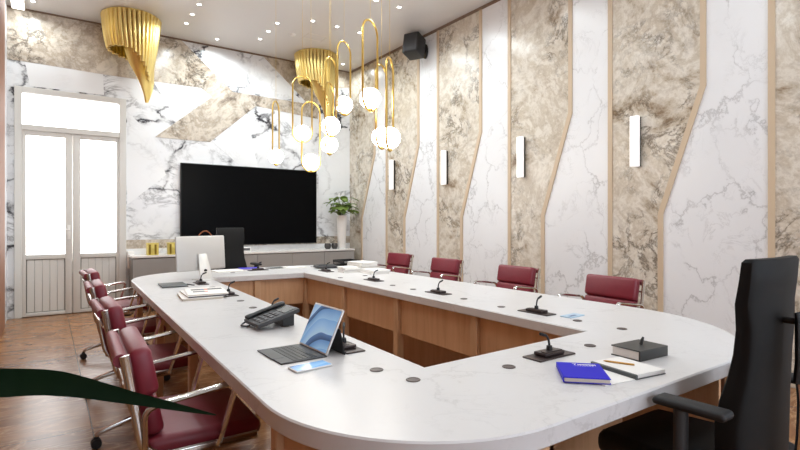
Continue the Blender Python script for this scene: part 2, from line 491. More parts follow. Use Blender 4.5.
# ---- glazed double door with transom
b = BM()
fy0, fy1 = YB - 0.035, YB + 0.14
box(b, DX0, -0.275, fy0, fy1, 0, DZ, .006)
box(b, 0.865, DX1, fy0, fy1, 0, DZ, .006)
box(b, -0.275, 0.865, fy0, fy1, 3.005, DZ, .006)
box(b, -0.275, 0.865, fy0, fy1, 2.51, 2.585, .006)
door = struct('door_1', b, M['door'])
b = BM(); box(b, -0.275, 0.865, YB + .05, YB + .07, 2.585, 3.005); obj('transom_pane', b, M['pane'], door, False)
for (x0, x1, g0, g1) in ((-0.275, 0.289, -0.230, 0.208), (0.297, 0.865, 0.387, 0.828)):
    b = BM()
    ly0, ly1 = YB - 0.012, YB + 0.05
    box(b, x0, g0, ly0, ly1, 0.01, 2.51, .004); box(b, g1, x1, ly0, ly1, 0.01, 2.51, .004)
    box(b, g0, g1, ly0, ly1, 2.445, 2.51, .004); box(b, g0, g1, ly0, ly1, 0.775, 0.838, .004); box(b, g0, g1, ly0, ly1, 0.01, 0.055, .004)
    leaf = obj('door_leaf', b, M['door'], door)
    b = BM(); box(b, g0, g1, YB + .012, YB + .03, 0.838, 2.445); obj('glass_pane', b, M['pane'], leaf, False)
    b = BM(); box(b, g0, g1, YB + .02, YB + .04, 0.055, 0.775, mat=1)
    nb = 5; wd = (g1 - g0 - .016) / nb
    for k in range(nb): box(b, g0 + .008 + k * wd + .0015, g0 + .008 + (k + 1) * wd - .0015, YB + .004, YB + .03, 0.063, 0.767, .003, 1)
    obj('board_panel', b, [M['door'], M['door_groove']], leaf)
    if x0 < 0:
        b = BM()
        box(b, 0.232, 0.268, ly0 - .008, ly0, 1.04, 1.24, .004)
        tube(b, [(0.25, ly0 - .004, 1.17), (0.25, ly0 - .05, 1.17)], .009)
        tube(b, [(0.258, ly0 - .05, 1.17), (0.15, ly0 - .05, 1.175)], .009)
        obj('door_handle', b, M['white_metal'], leaf)
b = BM(); box(b, DX0, DX1, YB + .16, YB + .2, 0, DZ); struct('trim_%d' % n_tr, b, M['plaster']); n_tr += 1

# ------------------------------------------------------------------ conference table
T0, T1 = 0.683, 0.74
def rounded(poly, rad, off, n=18):
    P = [Vector((x, y)) for x, y in poly]; N = len(P); out = []
    # inward offset of a counter-clockwise polygon
    lines = []
    for i in range(N):
        d = (P[(i + 1) % N] - P[i]).normalized(); nn = Vector((-d.y, d.x))
        lines.append((P[i] + nn * off, d))
    Q = []
    for i in range(N):
        p, d = lines[i - 1]; q, e = lines[i]
        den = d.x * e.y - d.y * e.x
        t = ((q - p).x * e.y - (q - p).y * e.x) / den
        Q.append(p + d * t)
    for i in range(N):
        a = (Q[i - 1] - Q[i]).normalized(); c = (Q[(i + 1) % N] - Q[i]).normalized()
        r = max(rad[i] - off, 0.0) if rad[i] > 0 else 0.0
        if r < 1e-4: out.append(tuple(Q[i])); continue
        half = math.acos(max(-1, min(1, a.dot(c)))) / 2
        cen = Q[i] + (a + c).normalized() * (r / sin(half))
        s = Q[i] + a * (r / math.tan(half)); e = Q[i] + c * (r / math.tan(half))
        a0 = math.atan2(s.y - cen.y, s.x - cen.x); a1 = math.atan2(e.y - cen.y, e.x - cen.x)
        while a1 < a0: a1 += 2 * pi
        out += arc(cen, r, a0, a1, n)
    return out
OUT = [(0.512, 0.865), (3.045, 0.865), (3.085, 5.83), (0.655, 5.91)]
RAD = [0.57, 0.93, 0.60, 0.72]
INN = [(1.152, 1.485), (2.191, 1.514), (2.255, 5.013), (1.283, 5.088)]
table = thing('conference_table', 'large ring-shaped conference table with white quartz top and oak panels', 'table', (1.8, 3.4, 0))
TO = Vector((-1.8, -3.4, 0))
def tpart(name, bm, mat, **k):
    bmesh.ops.translate(bm, vec=TO, verts=bm.verts[:])
    return obj(name, bm, mat, table, **k)
b = BM()
levels = [(0.005, T0), (0.0, T0 + .005), (0.0, T1 - .005), (0.005, T1)]
ro, ri = [], []
for off, z in levels:
    ro.append([b.verts.new((x, y, z)) for x, y in rounded(OUT, RAD, off)])
    ri.append([b.verts.new((x, y, z)) for x, y in rounded(INN, [0] * 4, -off)])
for rings in (ro, ri):
    for A, B in zip(rings, rings[1:]):
        for k in range(len(A)): b.faces.new((A[k], A[(k + 1) % len(A)], B[(k + 1) % len(B)], B[k]))
for lv in (0, 3):
    es = []
    for ring in (ro[lv], ri[lv]):
        for k in range(len(ring)): es.append(b.edges.get((ring[k], ring[(k + 1) % len(ring)])))
    bmesh.ops.triangle_fill(b, use_beauty=True, use_dissolve=False, edges=es)
tpart('tabletop', b, M['quartz'], angle=30)
# inner frame: posts and modesty panels along the four sides of the opening
def lerp(a, c, t): return (a[0] + (c[0] - a[0]) * t, a[1] + (c[1] - a[1]) * t)
INP = [(1.105, 1.435), (2.238, 1.465), (2.302, 5.06), (1.236, 5.135)]
def post(p, s=0.03, mat='wood_light'):
    b = BM(); box(b, p[0] - s, p[0] + s, p[1] - s, p[1] + s, 0, T0, .004, 1); tpart('post', b, M[mat])
def panel(p, q, z0, z1, t=0.012, name='modesty_panel', off=0.0):
    d = Vector((q[0] - p[0], q[1] - p[1])); L = d.length; ang = math.atan2(d.y, d.x)
    b = BM(); box(b, 0.031, L - 0.031, -t + off, t + off, z0, z1, .002, 1, mtx=Matrix.Translation((p[0], p[1], 0)) @ Matrix.Rotation(ang, 4, 'Z'))
    tpart(name, b, M['wood'])
def side(p, q, n):
    P = [lerp(p, q, k / n) for k in range(n + 1)]
    for k in range(n):
        panel(P[k], P[k + 1], 0.405, T0 - .001, off=-0.012)
        if k: post(P[k])
side(INP[0], INP[1], 2); side(INP[1], INP[2], 4); side(INP[2], INP[3], 2); side(INP[3], INP[0], 4)
for p in INP: post(p)
# outer posts
for y in (2.80, 3.90, 5.02): post((0.512 + (y - .865) * .0223 + .075, y), 0.022)
for y in (1.95, 3.05, 4.25, 5.3): post((2.99, y), 0.022)
# curved wooden drums under the rounded corners and a low plinth panel across the near side
def drum(poly, name='curved_panel', mat='wood'):
    b = BM(); A0 = []; 
    n = len(poly)
    cols = []
    for i, (x, y) in enumerate(poly):
        d = Vector(poly[min(i + 1, n - 1)]) - Vector(poly[max(i - 1, 0)]); d.normalize(); nn = Vector((-d.y, d.x)) * 0.018
        cols.append([b.verts.new((x, y, 0)), b.verts.new((x, y, T0)), b.verts.new((x + nn.x, y + nn.y, T0)), b.verts.new((x + nn.x, y + nn.y, 0))])
    for A, B in zip(cols, cols[1:]):
        for k in range(4): b.faces.new((A[k], A[(k + 1) % 4], B[(k + 1) % 4], B[k]))
    b.faces.new(cols[0]); b.faces.new(cols[-1][::-1])
    tpart(name, b, M[mat])
ROFF = rounded(OUT, RAD, 0.05, 24)      # starts at the near left corner, 25 points per corner
nl, nr, fr, fl = ROFF[0:25], ROFF[25:50], ROFF[50:75], ROFF[75:100]
drum(nl + [(1.17, 0.915)])
drum([(1.17, 0.915), (1.17, 1.40)], 'side_panel'); drum([(2.30, 1.43)] + [(2.30, nr[5][1] + .0)], 'side_panel')
drum(nr[5:]); drum(fr); drum(fl[:10])
post((0.575, 1.45), 0.022); post((1.085, 0.905), 0.018)
drum([(1.20, 1.36), (2.28, 1.38)], 'back_panel'); drum([(2.62, 1.6), (2.66, 5.3)], 'back_panel'); drum([(1.3, 5.42), (2.6, 5.42)], 'back_panel')

# ------------------------------------------------------------------ burgundy soft-pad chairs
def make_red_chair(label):
    t = thing('conference_chair', label, 'chair', (0, 0, 0), 0)
    # seat cushion
    b = BM(); vs = box(b, -0.185, 0.235, -0.245, 0.245, 0.425, 0.498, .028, 3)
    for v in vs:
        if v.co.z > .46: v.co.z += 0.010 * (1 - (v.co.y / .25) ** 2) - 0.012 * max(0, (v.co.x - .12) / .11)
    obj('seat', b, M['leather'], t)
    def lean(z): return -0.160 - (z - 0.50) * 0.20
    def pad(name, z0, z1, th, bev):
        b = BM()
        vs = box(b, -th / 2, th / 2, -0.24, 0.24, -(z1 - z0) / 2, (z1 - z0) / 2, bev, 3)
        zc = (z0 + z1) / 2
        bmesh.ops.transform(b, matrix=Matrix.Translation((lean(zc) + th / 2 - .02, 0, zc)) @ Matrix.Rotation(-math.atan(.20), 4, 'Y'), verts=b.verts[:])
        return obj(name, b, M['leather'], t)
    pad('head_cushion', 0.650, 0.828, 0.074, .024)
    pad('lumbar_cushion', 0.505, 0.652, 0.062, .024)
    b = BM(); tube(b, [(lean(.80) - .046, -.235, .792), (lean(.80) - .046, .235, .792)], .024, 12); obj('top_roll', b, M['leather'], t)
    b = BM(); vs = box(b, lean(.65) - .028, lean(.65) - .018, -.225, .225, .50, .80)
    for v in vs: v.co.x += -(v.co.z - .65) * .20
    obj('back_sling', b, M['leather'], t)
    for s in (-1, 1):
        y = s * 0.252
        b = BM(); tube(b, bend_path([(0.21, y, .435), (-.19, y, .43), (lean(.80) - .035, y, .812)], .09, 6), .012, 8, flat=(1.4, .8))
        tube(b, [(-.06, y, .433), (-.06, y * .1, .40)], .013, 6)
        obj('side_rail', b, M['chrome'], t)
    b = BM(); tube(b, [(lean(.72) - .05, -.25, .72), (lean(.72) - .05, .25, .72)], .009, 8); obj('back_stretcher', b, M['chrome'], t)
    for s in (-1, 1):
        y = s * 0.282
        b = BM(); tube(b, bend_path([(-.19, s * .262, .45), (-.195, y, .625), (.125, y, .668), (.075, y, .50), (.06, s * .258, .432)], .045, 6), .0125, 8, flat=(.85, 1.25))
        obj('armrest', b, M['chrome'], t)
    b = BM(); box(b, -.12, .12, -.09, .09, .37, .42, .015); tube(b, [(0.02, .06, .395), (0.04, .24, .385)], .007, 6)
    obj('tilt_mechanism', b, M['black_plastic'], t)
    b = BM(); tube(b, [(0, 0, .375), (0, 0, .25)], .017, 12); tube(b, [(0, 0, .26), (0, 0, .10)], .030, 14); obj('column', b, M['chrome'], t)
    for k in range(4):
        a = k * pi / 2
        b = BM()
        path = smooth_path([(0.015, 0, .135), (.10, 0, .125), (.22, 0, .095), (.262, 0, .078), (.268, 0, .06)], 4)
        tube(b, [(p.x * cos(a) - p.y * sin(a), p.x * sin(a) + p.y * cos(a), p.z) for p in path], [.02 - .009 * i / (len(path) - 1) for i in range(len(path))], 8, flat=(1, .8))
        leg = obj('leg', b, M['chrome'], t)
        b = BM(); cx, cy = .272 * cos(a), .272 * sin(a)
        for o in (-.014, .014):
            tube(b, [(cx - o * sin(a) - .009 * sin(a), cy + o * cos(a) + .009 * cos(a), .028), (cx - o * sin(a) + .009 * sin(a), cy + o * cos(a) - .009 * cos(a), .028)], .027, 14)
        box(b, cx - .012, cx + .012, cy - .012, cy + .012, .035, .066, .004, 1)
        obj('caster', b, M['black_plastic'], leg, label='black twin-wheel caster')
    return t
LG, RG = 'burgundy chairs along the left side of the table', 'burgundy chairs along the right wall side of the table'
c0 = make_red_chair('burgundy soft-pad chair nearest the camera on the left side, crossed by the dark green leaf')
c0['group'] = LG; c0.location = (0.485, 2.235, 0); c0.rotation_euler = (0, 0, R(-2))
dup(c0, (0.50, 3.33, 0), R(1), 'second burgundy soft-pad chair from the camera on the left, directly behind the nearest one', LG)
dup(c0, (0.52, 4.43, 0), R(-1), 'third burgundy soft-pad chair from the camera on the left side of the table', LG)
dup(c0, (0.55, 5.56, 0), R(2), 'burgundy soft-pad chair farthest from the camera on the left, closest to the glazed door', LG)
dup(c0, (3.67, 2.45, 0), pi + R(-4), 'burgundy chair on the wall side nearest the camera, beside the pale blue card', RG)
dup(c0, (3.76, 3.57, 0), pi + R(-2), 'second burgundy chair from the camera on the wall side of the table', RG)
dup(c0, (3.87, 4.82, 0), pi + R(1), 'third burgundy chair from the camera on the wall side of the table', RG)
dup(c0, (3.99, 6.00, 0), pi + R(2), 'smallest, farthest burgundy chair on the wall side, behind the stacked white papers', RG)

# ------------------------------------------------------------------ black executive chairs (local: faces +y)
def make_black_chair(label):
    t = thing('executive_chair', label, 'chair')
    b = BM(); vs = box(b, -.245, .245, -.20, .30, .435, .525, .035, 3)
    for v in vs:
        if v.co.y > .2: v.co.z -= (v.co.y - .2) * .25
        v.co.x *= 1 - .18 * max(0, (v.co.y - .05)) / .25
    obj('seat', b, M['black_leather'], t)
    # tall back: width and depth profile along the height
    prof = [(.50, .185, -.165, .07), (.56, .195, -.160, .085), (.66, .192, -.160, .09), (.73, .180, -.165, .085), (.80, .166, -.174, .075), (.87, .160, -.182, .065), (.95, .163, -.190, .06), (1.03, .174, -.192, .055), (1.10, .175, -.202, .05), (1.158, .176, -.208, .045), (1.168, .168, -.209, .03)]
    b = BM(); rings = []
    for (z, w, yc, d) in prof:
        ring = []
        for k in range(24):
            a = 2 * pi * k / 24
            ex = 0.35
            sx = math.copysign(abs(cos(a)) ** ex, cos(a)); sy = math.copysign(abs(sin(a)) ** ex, sin(a))
            x = w * sx
            curve = 0.03 * (x / .2) ** 2
            ring.append(b.verts.new((x, yc + d / 2 * sy + curve - .01, z)))
        rings.append(ring)
    for A, B in zip(rings, rings[1:]):
        for k in range(24): b.faces.new((A[k], A[(k + 1) % 24], B[(k + 1) % 24], B[k]))
    b.faces.new(rings[0][::-1]); b.faces.new(rings[-1])
    obj('backrest', b, M['black_leather'], t)
    b = BM()
    tube(b, [(0, -.268, .79), (0, -.275, .85), (0, -.275, .985), (0, -.268, 1.005)], [.022, .026, .026, .018], 10, flat=(1.1, .6))
    tube(b, [(0, -.28, .975), (0, -.20, .975)], .010, 8)
    sp = obj('spine', b, M['black_plastic'], t)
    b = BM(); tube(b, smooth_path([(0, -.268, .82), (0, -.275, .70), (0, -.25, .52), (0, -.12, .42), (0, 0, .41)], 5), .014, 10, flat=(1.2, .8)); obj('spine_bracket', b, M['chrome'], sp, label='chrome bracket')
    for s in (-1, 1):
        b = BM(); vs = box(b, s * .292 - .036, s * .292 + .036, -.20, .012, .715, .742, .013, 3)
        for v in vs:
            v.co.z += -.02 * ((v.co.y + .07) / .12) ** 2 * (1 if v.co.y > -.07 else .2)
        arm = obj('armrest', b, M['black_soft'], t)
        b = BM(); tube(b, bend_path([(s * .285, -.06, .722), (s * .285, -.06, .60), (s * .28, -.05, .425), (s * .12, -.03, .41)], .06, 5), .026, 10, flat=(1.2, .7)); obj('arm_post', b, M['black_plastic'], arm)
    b = BM(); box(b, -.13, .13, -.13, .12, .385, .437, .015); obj('tilt_mechanism', b, M['black_plastic'], t)
    b = BM(); tube(b, [(0, 0, .39), (0, 0, .24)], .018, 12); tube(b, [(0, 0, .26), (0, 0, .10)], .03, 14); obj('column', b, M['black_plastic'], t)
    for k in range(5):
        a = k * 2 * pi / 5 + .3
        b = BM(); path = [(0, 0, .12), (.12 * cos(a), .12 * sin(a), .11), (.30 * cos(a), .30 * sin(a), .075)]
        tube(b, path, [.03, .024, .016], 8); leg = obj('leg', b, M['black_plastic'], t)
        b = BM(); cx, cy = .30 * cos(a), .30 * sin(a)
        for o in (-.014, .014):
            tube(b, [(cx - (o + .009) * sin(a), cy + (o + .009) * cos(a), .028), (cx - (o - .009) * sin(a), cy + (o - .009) * cos(a), .028)], .027, 14)
        box(b, cx - .01, cx + .01, cy - .01, cy + .01, .03, .07); obj('caster', b, M['black_plastic'], leg)
    return t
e0 = make_black_chair('tall black leather executive chair in the right foreground at the near table edge')
e0['group'] = 'black executive chairs'
e0.location = (1.885, 0.83, 0); e0.rotation_euler = (0, 0, R(-1))
far_chair = dup(e0, (1.89, 6.16, 0), pi + R(6), 'tall black executive chair at the far end of the table, in front of the television', 'black executive chairs')
far_chair.scale = (1.0, 1.0, 1.035)

# ------------------------------------------------------------------ television
tv = thing('television', 'huge black wall-mounted television on the marble back wall', 'television', (2.842, YB, 0.9))
b = BM(); box(b, -1.15, 1.15, -.075, -.03, 0, 1.3, .006, 2); obj('bezel', b, M['black_plastic'], tv)
b = BM(); box(b, -1.14, 1.14, -.078, -.074, .012, 1.29); obj('screen', b, M['tv'], tv, False)
b = BM(); box(b, -.4, .4, -.032, -.007, .3, 1.0); obj('wall_bracket', b, M['black_plastic'], tv)

# ------------------------------------------------------------------ sideboard below the television
SX0, SX1, SY0, SZ = 0.985, 4.55, 7.93, 0.80
sb = thing('sideboard', 'long low taupe grey sideboard with white counter below the television', 'sideboard', ((SX0 + SX1) / 2, 8.15, 0))
def sbp(name, bm, mat, par=None, **k):
    bmesh.ops.translate(bm, vec=(-(SX0 + SX1) / 2, -8.15, 0), verts=bm.verts[:]); return obj(name, bm, mat, par or sb, **k)
b = BM(); box(b, SX0, SX1, SY0 + .025, YB - .012, .06, SZ - .03, .003, 1); box(b, SX0 + .03, SX1 - .03, SY0 + .08, YB - .012, 0, .06); sbp('body', b, M['grey_seam'])
b = BM(); box(b, SX0 - .01, SX1 + .01, SY0, YB - .012, SZ - .03, SZ, .003, 1); sbp('counter', b, M['counter'])
nd = 6; dw = (SX1 - SX0) / nd
for k in range(nd):
    b = BM(); box(b, SX0 + k * dw + .003, SX0 + (k + 1) * dw - .003, SY0 + .006, SY0 + .026, .07, SZ - .045, .002, 1); sbp('door', b, M['grey_lacquer'])

# objects on the sideboard
def gold_tin(x, y, label):
    t = thing('gold_tin', label, 'box', (x, y, SZ), R(4), 'gold tins on the sideboard')
    b = BM(); box(b, -.075, .075, -.05, .05, 0, .165, .006, 2); obj('body', b, M['gold_tin'], t)
    b = BM()
    for q in (-.045, .03): box(b, q - .014, q + .014, -.053, -.049, .01, .155, .001, 1)
    obj('rib', b, M['gold_tin_dark'], t)
    b = BM(); box(b, -.079, .079, -.054, .054, .165, .177, .003, 1); obj('lid', b, M['gold_tin'], t)
gold_tin(1.255, 8.06, 'gold tin on the sideboard nearest the glazed door')
gold_tin(1.53, 8.06, 'gold tin on the sideboard just left of the desktop monitor')
bk = thing('handled_basket', 'basket with a thin arched copper handle showing above the desktop monitor', 'basket', (2.0, 8.1, SZ))
b = BM(); lathe(b, [(.10, 0), (.125, .06), (.13, .13), (.12, .135), (.115, .06), (.09, .012), (0, .012)], 20); obj('basket_body', b, M['basket'], bk)
b = BM(); tube(b, [(.128 * cos(a), 0, .125 + .215 * sin(a)) for a in [pi * i / 20 for i in range(21)]], .008, 8); obj('handle', b, M['copper'], bk)
wb = thing('speaker_box', 'small white box on the sideboard at the left end below the television', 'box', (2.62, 8.12, SZ))
b = BM(); box(b, -.09, .09, -.05, .05, .0, .075, .008, 2); obj('case', b, M['white_metal'], wb)
b = BM(); box(b, -.07, .07, -.053, -.049, .02, .06, .001, 1); obj('front_grille', b, M['key_grey'], wb)
for x, lb in ((4.08, 'smoky glass bowl on the sideboard, left one of the pair'), (4.215, 'smoky glass bowl on the sideboard, right one of the pair beside the vase')):
    b = BM(); lathe(b, [(.035, 0), (.058, .03), (.06, .07), (.05, .10), (.044, .10), (.052, .07), (.05, .03), (.03, .012), (0, .012)], 20)
    o = obj('glass_bowl', b, M['smoke_glass']); o.location = (x, 8.06, SZ); o['label'] = lb; o['category'] = 'bowl'; o['group'] = 'smoky bowls on the sideboard'
# tall vase with plant
VX, VY = 4.36, 8.06
v = thing('vase', 'tall white tapered floor-style vase at the right end of the sideboard', 'vase', (VX, VY, SZ))
b = BM(); lathe(b, [(.062, 0), (.066, .01), (.092, .55), (.098, .60), (.088, .60), (.08, .55), (.055, .03), (0, .03)], 24); obj('vase_body', b, M['white_metal'], v)
pl = thing('leafy_plant', 'bushy green plant growing from the tall white vase beside the television', 'plant', (VX, VY, SZ + .545))
b = BM(); lathe(b, [(.06, -.03), (.075, 0), (.07, .012), (0, .014)], 16); obj('soil', b, M['soil'], pl)
rng = random.Random(3)
for k in range(46):
    a = rng.uniform(0, 2 * pi); el = rng.uniform(0.15, 1.3); L = rng.uniform(.14, .34)
    tip = Vector((cos(a) * cos(el) * L * 1.05, sin(a) * cos(el) * L * (.45 if sin(a) > 0 else .85), .05 + sin(el) * L * 1.15))
    b = BM(); tube(b, smooth_path([(cos(a) * .02, sin(a) * .02, .0), (tip.x * .4, tip.y * .4, tip.z * .7), tuple(tip)], 4), .003, 5)
    st = obj('stem', b, M['stem'], pl)
    b = BM(); w = rng.uniform(.05, .08); ln = rng.uniform(.11, .16)
    dirv = Vector((cos(a), sin(a), -.35 + rng.uniform(-.3, .5))).normalized(); sd = dirv.cross(Vector((0, 0, 1))).normalized(); nv = sd.cross(dirv)
    rows = []
    for i, (t_, ww) in enumerate(((0, .1), (.18, .8), (.45, 1.0), (.75, .65), (1, .05))):
        c = tip + dirv * (ln * t_ - .03) - nv * (-.012 + .03 * t_ * t_)
        rows.append([b.verts.new(c + sd * (w * ww * q) + nv * (abs(q) * .012)) for q in (-1, 0, 1)])
    for A, B in zip(rows, rows[1:]):
        for q in range(2): b.faces.new((A[q], A[q + 1], B[q + 1], B[q]))
    bmesh.ops.solidify(b, geom=b.faces[:], thickness=.0015)
    obj('leaf', b, M['leaf'], st)
# white wall box between door and sideboard
wbx = thing('wall_box', 'white box fixed to the wall between the door frame and the sideboard', 'box', (1.005, YB, .60))
b = BM(); box(b, -.04, .045, -.10, -.005, .0, .25, .006, 2); obj('cover', b, M['white_metal'], wbx)
b = BM(); box(b, -.02, .0, -.06, -.005, -.595, .0, .003, 1); obj('lower_strip', b, M['white_metal'], wbx)  # narrow white upright strip from the floor to the box

# ------------------------------------------------------------------ wall sconces and wall speaker
for (y, lb) in ((2.690, 'slim vertical wall light nearest the camera, largest of four'), (4.130, 'second slim vertical wall light from the camera'), (5.558, 'third slim vertical wall light from the camera, under the black wall speaker'), (6.897, 'slim vertical wall light farthest from the camera, beside the right pendant globes')):
    t = thing('wall_light', lb, 'wall light', (XR, y, 1.815), 0, 'slim wall lights')
    b = BM(); box(b, -.045, -.004, -.030, .030, .005, .485, .003, 1); obj('back_body', b, M['sconce_body'], t)
    b = BM(); box(b, -.085, -.045, -.042, .042, 0, .49, .003, 1); obj('diffuser', b, M['sconce'], t)
sp = thing('wall_speaker', 'black loudspeaker on a bracket high on the right wall near the ceiling', 'speaker', (XR, 6.05, 3.90))
b = BM(); tube(b, [(-.003, 0, -.03), (-.03, 0, -.03)], .085, 20, flat=(1.3, .7)); tube(b, [(-.02, 0, -.03), (-.13, 0, -.02)], .04, 12); obj('bracket', b, M['black_plastic'], sp)
b = BM(); mt = Matrix.Translation((-.24, -.02, .0)) @ Matrix.Rotation(R(25), 4, 'Z') @ Matrix.Rotation(R(12), 4, 'Y')
box(b, -.13, .13, -.125, .125, -.155, .155, .02, 3, mtx=mt); obj('cabinet', b, M['black_plastic'], sp)
b = BM(); box(b, -.134, -.126, -.105, .105, -.135, .135, .003, 1, mtx=mt); obj('grille', b, M['dark_grey'], sp)

# ------------------------------------------------------------------ ceiling: downlights, strip light, hatch, detector
def make_downlight(label):
    t = thing('downlight', label, 'downlight', (0, 0, H), 0, 'recessed ceiling downlights')
    b = BM(); lathe(b, [(.026, 0), (.040, 0), (.040, -.004), (.026, -.006), (.026, 0)], 20, caps=False); obj('ring', b, M['white_metal'], t)
    b = BM(); lathe(b, [(0, -.0045), (.0255, -.0045), (.0255, -.001), (0, -.001)], 16); obj('lens', b, M['lens'], t)
    return t
lamp = bpy.data.lights.new('downlight_beam', 'SPOT')
lamp.energy = DOWNLIGHT_W; lamp.spot_size = R(168); lamp.spot_blend = 0.6; lamp.shadow_soft_size = 0.06; lamp.color = (0.87, 0.955, 0.985)
seen = [((1.63, 6.905), 'downlight in the left ceiling row of three, farthest from the back wall'), ((1.63, 7.29), 'middle downlight of the left ceiling row of three'), ((1.635, 7.67), 'downlight in the left ceiling row of three, closest to the back wall'),
        ((2.70, 6.92), 'downlight in the ceiling row left of the hatch, farthest from the back wall'), ((2.706, 7.29), 'middle downlight of the ceiling row left of the hatch'), ((2.715, 7.67), 'downlight in the ceiling row left of the hatch, closest to the back wall'),
        ((3.08, 6.55), 'downlight above the gold chandelier, first of the crosswise ceiling row'), ((3.46, 6.54), 'downlight between the pendant wires, second of the crosswise ceiling row'), ((3.85, 6.555), 'downlight nearest the right wall in the crosswise ceiling row'),
        ((4.37, 8.035), 'single downlight in the back right corner of the ceiling'), ((2.166, 8.055), 'single downlight close to the back wall, right of the left gold chandelier'), ((-0.15, 8.04), 'single downlight beside the rectangular light in the back left corner'),
        ((3.46, 5.475), 'downlight at the top of the picture beside the tallest pendant wire'), ((3.82, 5.475), 'downlight at the top of the picture above the black wall speaker')]
d0 = None
for (p, lb) in seen:
    if d0 is None:
        d0 = make_downlight(lb); d0.location = (p[0], p[1], H); d = d0
    else:
        d = dup(d0, (p[0], p[1], H), 0, lb)
for p in [(3.08, 5.475), (0.4, 5.6), (1.1, 5.6), (0.4, 4.2), (0.8, 2.9), (1.5, 4.4), (2.9, 4.3), (3.6, 4.2), (1.4, 2.6), (2.2, 2.6), (3.6, 2.7), (0.3, 1.3), (1.5, 1.0), (2.7, 1.0), (3.8, 1.2), (0.6, -.6), (2.2, -.6), (3.8, -.6)]:
    d = dup(d0, (p[0], p[1], H), 0, 'recessed downlight in the ceiling outside the picture')
for d in [o for o in COL.objects if o.type == 'EMPTY' and o.name.startswith('downlight')]:
    lo = bpy.data.objects.new('beam', lamp); COL.objects.link(lo); lo.parent = d; lo.location = (0, 0, -.02)
t = thing('ceiling_light', 'white rectangular ceiling light in the top left corner', 'ceiling light', (-.31, 7.4, H))
b = BM(); box(b, -.075, .075, -.95, .95, -.035, 0, .004, 1); obj('housing', b, M['white_metal'], t)
b = BM(); box(b, -.065, .065, -.94, .94, -.04, -.034); obj('diffuser', b, M['strip_light'], t, False)
t = thing('ceiling_hatch', 'faint square hatch in the ceiling above the right gold chandelier', 'hatch', (3.39, 7.13, H))
b = BM()
for (x0, x1, y0, y1) in ((-.16, .16, -.12, -.105), (-.16, .16, .105, .12), (-.16, -.145, -.12, .12), (.145, .16, -.12, .12)): box(b, x0, x1, y0, y1, -.005, 0)
obj('hatch_frame', b, M['plaster'], t)
b = BM(); box(b, -.14, .14, -.10, .10, -.003, 0); obj('hatch_cover', b, M['ceiling'], t)
b = BM(); lathe(b, [(0, -.03), (.03, -.028), (.045, -.012), (.05, 0)], 18); o = obj('smoke_detector', b, M['white_metal']); o.location = (3.05, 7.2, H); o['label'] = 'small white round detector on the ceiling left of the hatch'; o['category'] = 'detector'

# ------------------------------------------------------------------ gold tube chandeliers
def chandelier(x, y, label, rot=0.0):
    t = thing('tube_chandelier', label, 'chandelier', (x, y, H), rot, 'gold tube chandeliers')
    b = BM(); lathe(b, [(0, -.03), (.33, -.03), (.34, -.02), (.34, 0), (0, 0)], 32); obj('ceiling_plate', b, M['gold'], t)
    def one(px, py, L, tx, ty, r=.025):
        b = BM()
        pts = [(px, py, -.02), (px * .5 + tx * .5 + (px - tx) * .12, py * .5 + ty * .5 + (py - ty) * .12, -.02 - L * .5), (tx, ty, -L)]
        tube(b, smooth_path(pts, 4), r, 8)
        obj('gold_tube', b, M['gold'], t)
    N = 38
    for k in range(N):                       # outer ring: short at the left, long at the right
        a = 2 * pi * k / N
        c = (cos(a) + 1) / 2                  # 0 left, 1 right
        L = 0.47 + 0.09 * c + 0.34 * max(0, cos(a + .25)) ** 2 + 0.012 * (k % 2)
        q = 0.86 - .34 * max(0, cos(a)) ** 1.5
        one(.352 * cos(a), .352 * sin(a), L, .352 * q * cos(a) + .02, .352 * .86 * sin(a))
    N2 = 36
    for k in range(N2):                       # inner curtain, drawn together into one tip
        u = k / (N2 - 1)
        a = R(-165 + 215 * u)
        L = .60 + .58 * sin(pi * min(1, u * .80 + .06)) ** 1.3
        f = (1.2 - L) / .58                   # 0 at the tip, 1 at the short side
        one(.07 + .235 * cos(a), .25 * sin(a), L, .165 + (.02 + .18 * f) * cos(a), -.02 + (.025 + .17 * f) * sin(a), .019)
chandelier(0.965, 7.88, 'gold fluted tube chandelier hanging near the glazed door, left one of two', R(-7))
chandelier(3.765, 7.86, 'gold fluted tube chandelier behind the globe pendants, right one of two', R(-26))

